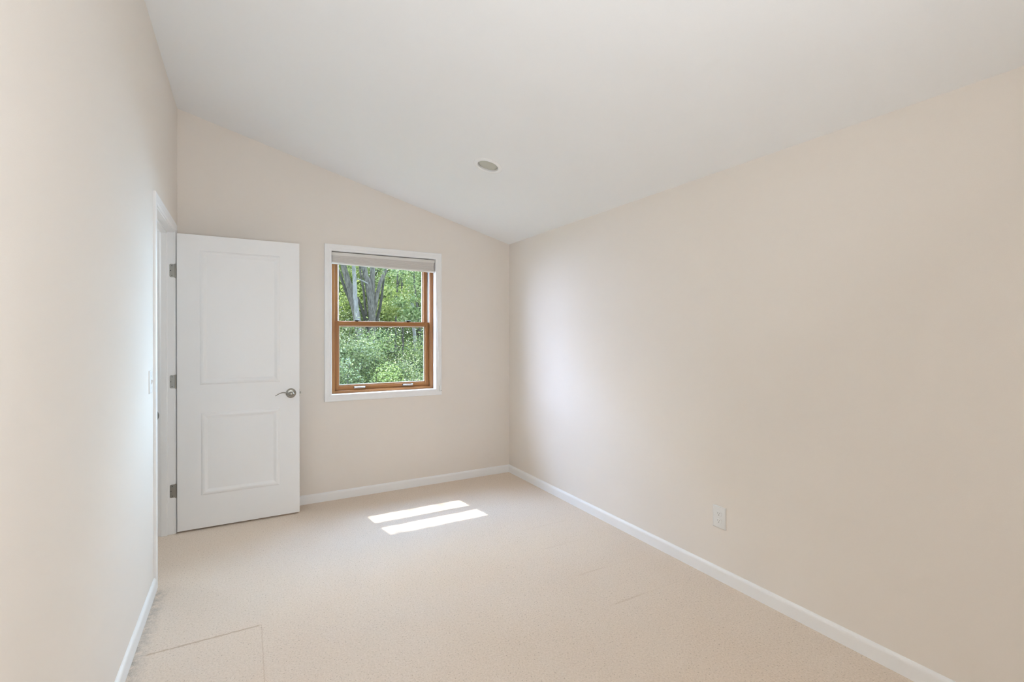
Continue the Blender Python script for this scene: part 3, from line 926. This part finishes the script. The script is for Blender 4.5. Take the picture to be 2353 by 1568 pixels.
shrub(912, 11.5, 0.75, (1.0, 0.8, 0.70), 7920, 0.046, 'leaf_shaded', 'green shrub coloured dark for the shade below the slim saplings', 17, 20)

# the big grey multi-stemmed tree
rnd = random.Random(3)
TY = 14.0
c = at(842, 800, TY)
big = thing('multi_stem_tree', 'large grey tree forking into several thick stems behind the shrubs', 'tree', (c.x, TY, GZ))
def px_stem(name, pix, w0, w1, barkm, dy=0.0):
    bm = bmesh.new()
    pts = [at(px, py, TY + dy) for px, py in pix]
    k = (TY + dy) / F_PX * 1.05
    stem(bm, pts, w0 * k / 2, w1 * k / 2, rnd, 12)
    return finish(name, bm, barkm, big, True)
px_stem('trunk', [(842, 905), (840, 800), (838, 775)], 58, 46, 'bark_dark')
px_stem('stem', [(828, 785), (820, 731), (812, 693), (804, 662), (792, 619), (778, 560), (752, 440)], 18, 9, 'bark_grey', -0.1)
px_stem('stem', [(826, 780), (820, 720), (817, 690), (815.5, 655), (813, 619), (806, 540), (800, 420)], 11, 6, 'bark_pale', -0.4)
px_stem('stem', [(846, 780), (842, 734), (836, 673), (828, 624), (822, 540)], 6, 4, 'bark_grey', 0.3)
px_stem('stem', [(846, 775), (837, 729), (822, 683)], 8, 5, 'bark_dark', 0.2)
px_stem('stem', [(854, 780), (855, 731), (851, 683), (845, 652), (836, 616), (828, 540), (820, 400)], 17, 9, 'bark_grey', 0.0)
px_stem('stem', [(857, 780), (857, 731), (855, 690), (855, 650), (856.5, 616), (857, 540), (860, 400)], 13, 10, 'bark_grey', 0.1)
px_stem('stem', [(859, 720), (865.5, 683), (873, 652), (887, 621), (912, 560), (930, 440)], 10, 6, 'bark_grey', 0.1)
px_stem('stem', [(858, 772), (866.5, 734), (874, 703), (879.5, 662), (882, 640)], 8, 4, 'bark_dark', 0.2)
px_stem('stem', [(818, 725), (809, 703), (799, 678), (785, 642), (778, 620)], 8, 5, 'bark_dark', 0.2)
px_stem('branch', [(845, 652), (836, 647), (827, 643), (820, 641)], 3.2, 1.8, 'bark_pale', -0.5)
bm = bmesh.new()
for px, py, dy, rx, rz, n, s_ in ((772, 690, 0.9, 0.55, 0.75, 1600, 0.075), (800, 585, -0.9, 0.6, 0.20, 700, 0.085), (905, 690, 0.6, 0.6, 0.5, 1600, 0.07)):
    p = at(px, py, TY + dy); blob_leaves(bm, p, (rx, 0.5, rz), n, s_, rnd, 10, 0.1)
# a high limb reaching over the clearing, whose leaves dapple the sun patch
for k in range(3):
    p = Vector((-0.5 + 0.55 * k, 10.3 + 0.3 * k, 11.3 + 0.5 * k)); blob_leaves(bm, p, (0.7, 0.7, 0.6), (105, 60, 40)[k], 0.17, rnd, 7, 0.1)
# upper crown, well above the window's view; it dapples the sunlight
for k in range(9):
    p = Vector((c.x + rnd.uniform(-3.5, 2.5), TY + rnd.uniform(-2.5, 2.5), rnd.uniform(8.5, 13.0)))
    blob_leaves(bm, p, (1.1, 1.1, 0.8), 500, 0.16, rnd, 8, 0.1)
finish('foliage', bm, 'leaf_bright', big)

# slim saplings and trees behind
def sapling(pix, y, w0, w1, barkm, crowns, size, mat, label, seed, extra=()):
    rnd = random.Random(seed)
    pts = [at(px, py, y) for px, py in pix]
    g0 = Vector((pts[0].x, y, GZ + 0.05))
    o = thing('sapling', label, 'tree', (g0.x, y, GZ + 0.05))
    k = y / F_PX * 1.05
    bm = bmesh.new()
    stem(bm, [g0] + pts, w0 * k / 2, w1 * k / 2, rnd, 8)
    for e in extra:
        stem(bm, [at(px, py, y) for px, py in e], w1 * k * 0.35, w1 * k * 0.15, rnd, 6)
    finish('trunk', bm, barkm, o, True)
    bm = bmesh.new()
    for px, py, dy, rx, rz, n in crowns:
        p = at(px, py, y + dy); blob_leaves(bm, p, (rx, rx * 0.8, rz), n, size, rnd, 12, 0.1)
    finish('foliage', bm, mat, o)
    return o
sapling([(909, 790), (910, 729), (912.6, 667), (914, 621), (916, 540), (915, 440)], 15.5, 4.5, 3.5, 'bark_dark', [(905, 660, 0.7, 0.5, 0.6, 700), (935, 600, 0.4, 0.7, 0.4, 700), (915, 470, 0, 1.0, 1.0, 700)], 0.075, 'leaf_far', 'slim dark sapling just right of the big forked tree', 31, [[(912.6, 660), (920, 640), (926, 625)]])
sapling([(926, 790), (925, 734), (922.5, 683), (924, 637), (926, 600), (924, 440)], 16.5, 5.5, 4, 'bark_dark', [(935, 690, 0.8, 0.6, 0.5, 700), (940, 640, 0.8, 0.6, 0.5, 700), (925, 470, 0, 1.1, 1.0, 700)], 0.075, 'leaf_bright', 'slim sapling second from the big forked tree', 32, [[(924, 645), (929, 628), (935, 610)]])
sapling([(955.5, 800), (951, 757), (948, 715), (946, 690)], 13.0, 9.5, 6, 'bark_pale', [(948, 705, -0.5, 0.42, 0.30, 900), (955, 735, -0.4, 0.35, 0.16, 500), (950, 640, 0.2, 0.6, 0.5, 600)], 0.07, 'leaf_far', 'pale straight trunk at the right of the lower pane', 33)
sapling([(970, 792), (965, 757), (957, 693), (953, 660), (948, 600), (944, 500)], 14.2, 6.0, 4.5, 'bark_dark', [(968, 640, 0.5, 0.5, 0.5, 600), (945, 500, 0, 1.0, 0.9, 600)], 0.07, 'leaf_far', 'thin dark leaning trunk near the right edge of the window', 34)
kinds = [('leaf_bright', 'bark_grey'), ('leaf_far', 'bark_dark'), ('leaf_bright', 'bark_dark'), ('leaf_far', 'bark_grey')]
bgs = [(775, 19.5, 'leafy yellow-green tree behind the left stems'), (815, 21.0, 'green woodland tree behind the pale stem'), (850, 19.0, 'bright green tree seen between the grey stems'),
       (885, 20.0, 'yellow-green tree right of the forked stems'), (925, 21.5, 'green woodland tree behind the two saplings'), (960, 19.5, 'bright leafy tree at the right of the upper pane'),
       (995, 21.0, 'green woodland tree beyond the right window frame'), (740, 21.0, 'green woodland tree beyond the left window frame'), (830, 27.0, 'distant bright tree behind the left stems'), (900, 27.0, 'distant green tree behind the saplings'),
       (965, 27.0, 'distant bright tree at the right'), (765, 27.0, 'distant green tree at the left')]
for i, (px, y, lab) in enumerate(bgs):
    mt, bk_ = kinds[i % 4]
    sc2 = y / 20.0
    tree(px, y, 7.5, 0.10, [(0, 1.0, 1.25 * sc2, 1.0, .3), (0.2, 2.7, 1.3 * sc2, 1.1, .35), (-0.2, 4.4, 1.4 * sc2, 1.2, .35)], 11000, 0.085, mt, bk_, lab, 50 + i)

# the woods carry on past both sides of the window's view
def px_of(x, y):
    cy, sy_ = math.cos(YAW), math.sin(YAW)
    return W_PX / 2 + F_PX * (x * cy - y * sy_) / (x * sy_ + y * cy)
for i, (x, y, lab) in enumerate(((1.2, 19.5, 'green woodland tree outside, well left of the big forked tree'), (-1.6, 20.5, 'green woodland tree outside, second beyond the left window frame'), (-4.5, 20.0, 'green woodland tree outside, third beyond the left window frame'),
                                 (0.0, 26.0, 'distant green tree outside, beyond the left window frame'), (10.2, 20.0, 'green woodland tree outside, second beyond the right window frame'), (13.0, 20.5, 'green woodland tree outside, third beyond the right window frame'))):
    mt, bk_ = kinds[i % 4]
    tree(px_of(x, y), y, 7.5, 0.10, [(0, 1.0, 1.5, 1.1, .3), (0.2, 2.8, 1.6, 1.2, .35), (-0.2, 4.6, 1.6, 1.2, .35)], 7000, 0.11, mt, bk_, lab, 80 + i)
for i, (x, y, lab) in enumerate(((0.6, 9.6, 'green shrub outside, second beyond the left window frame'), (-1.4, 9.8, 'green shrub outside, third beyond the left window frame'), (6.6, 9.6, 'green shrub outside, second beyond the right window frame'))):
    shrub(px_of(x, y), y, 0.6, (1.0, 0.8, 1.0), 5500, 0.065, 'leaf_mid', lab, 95 + i, 18)
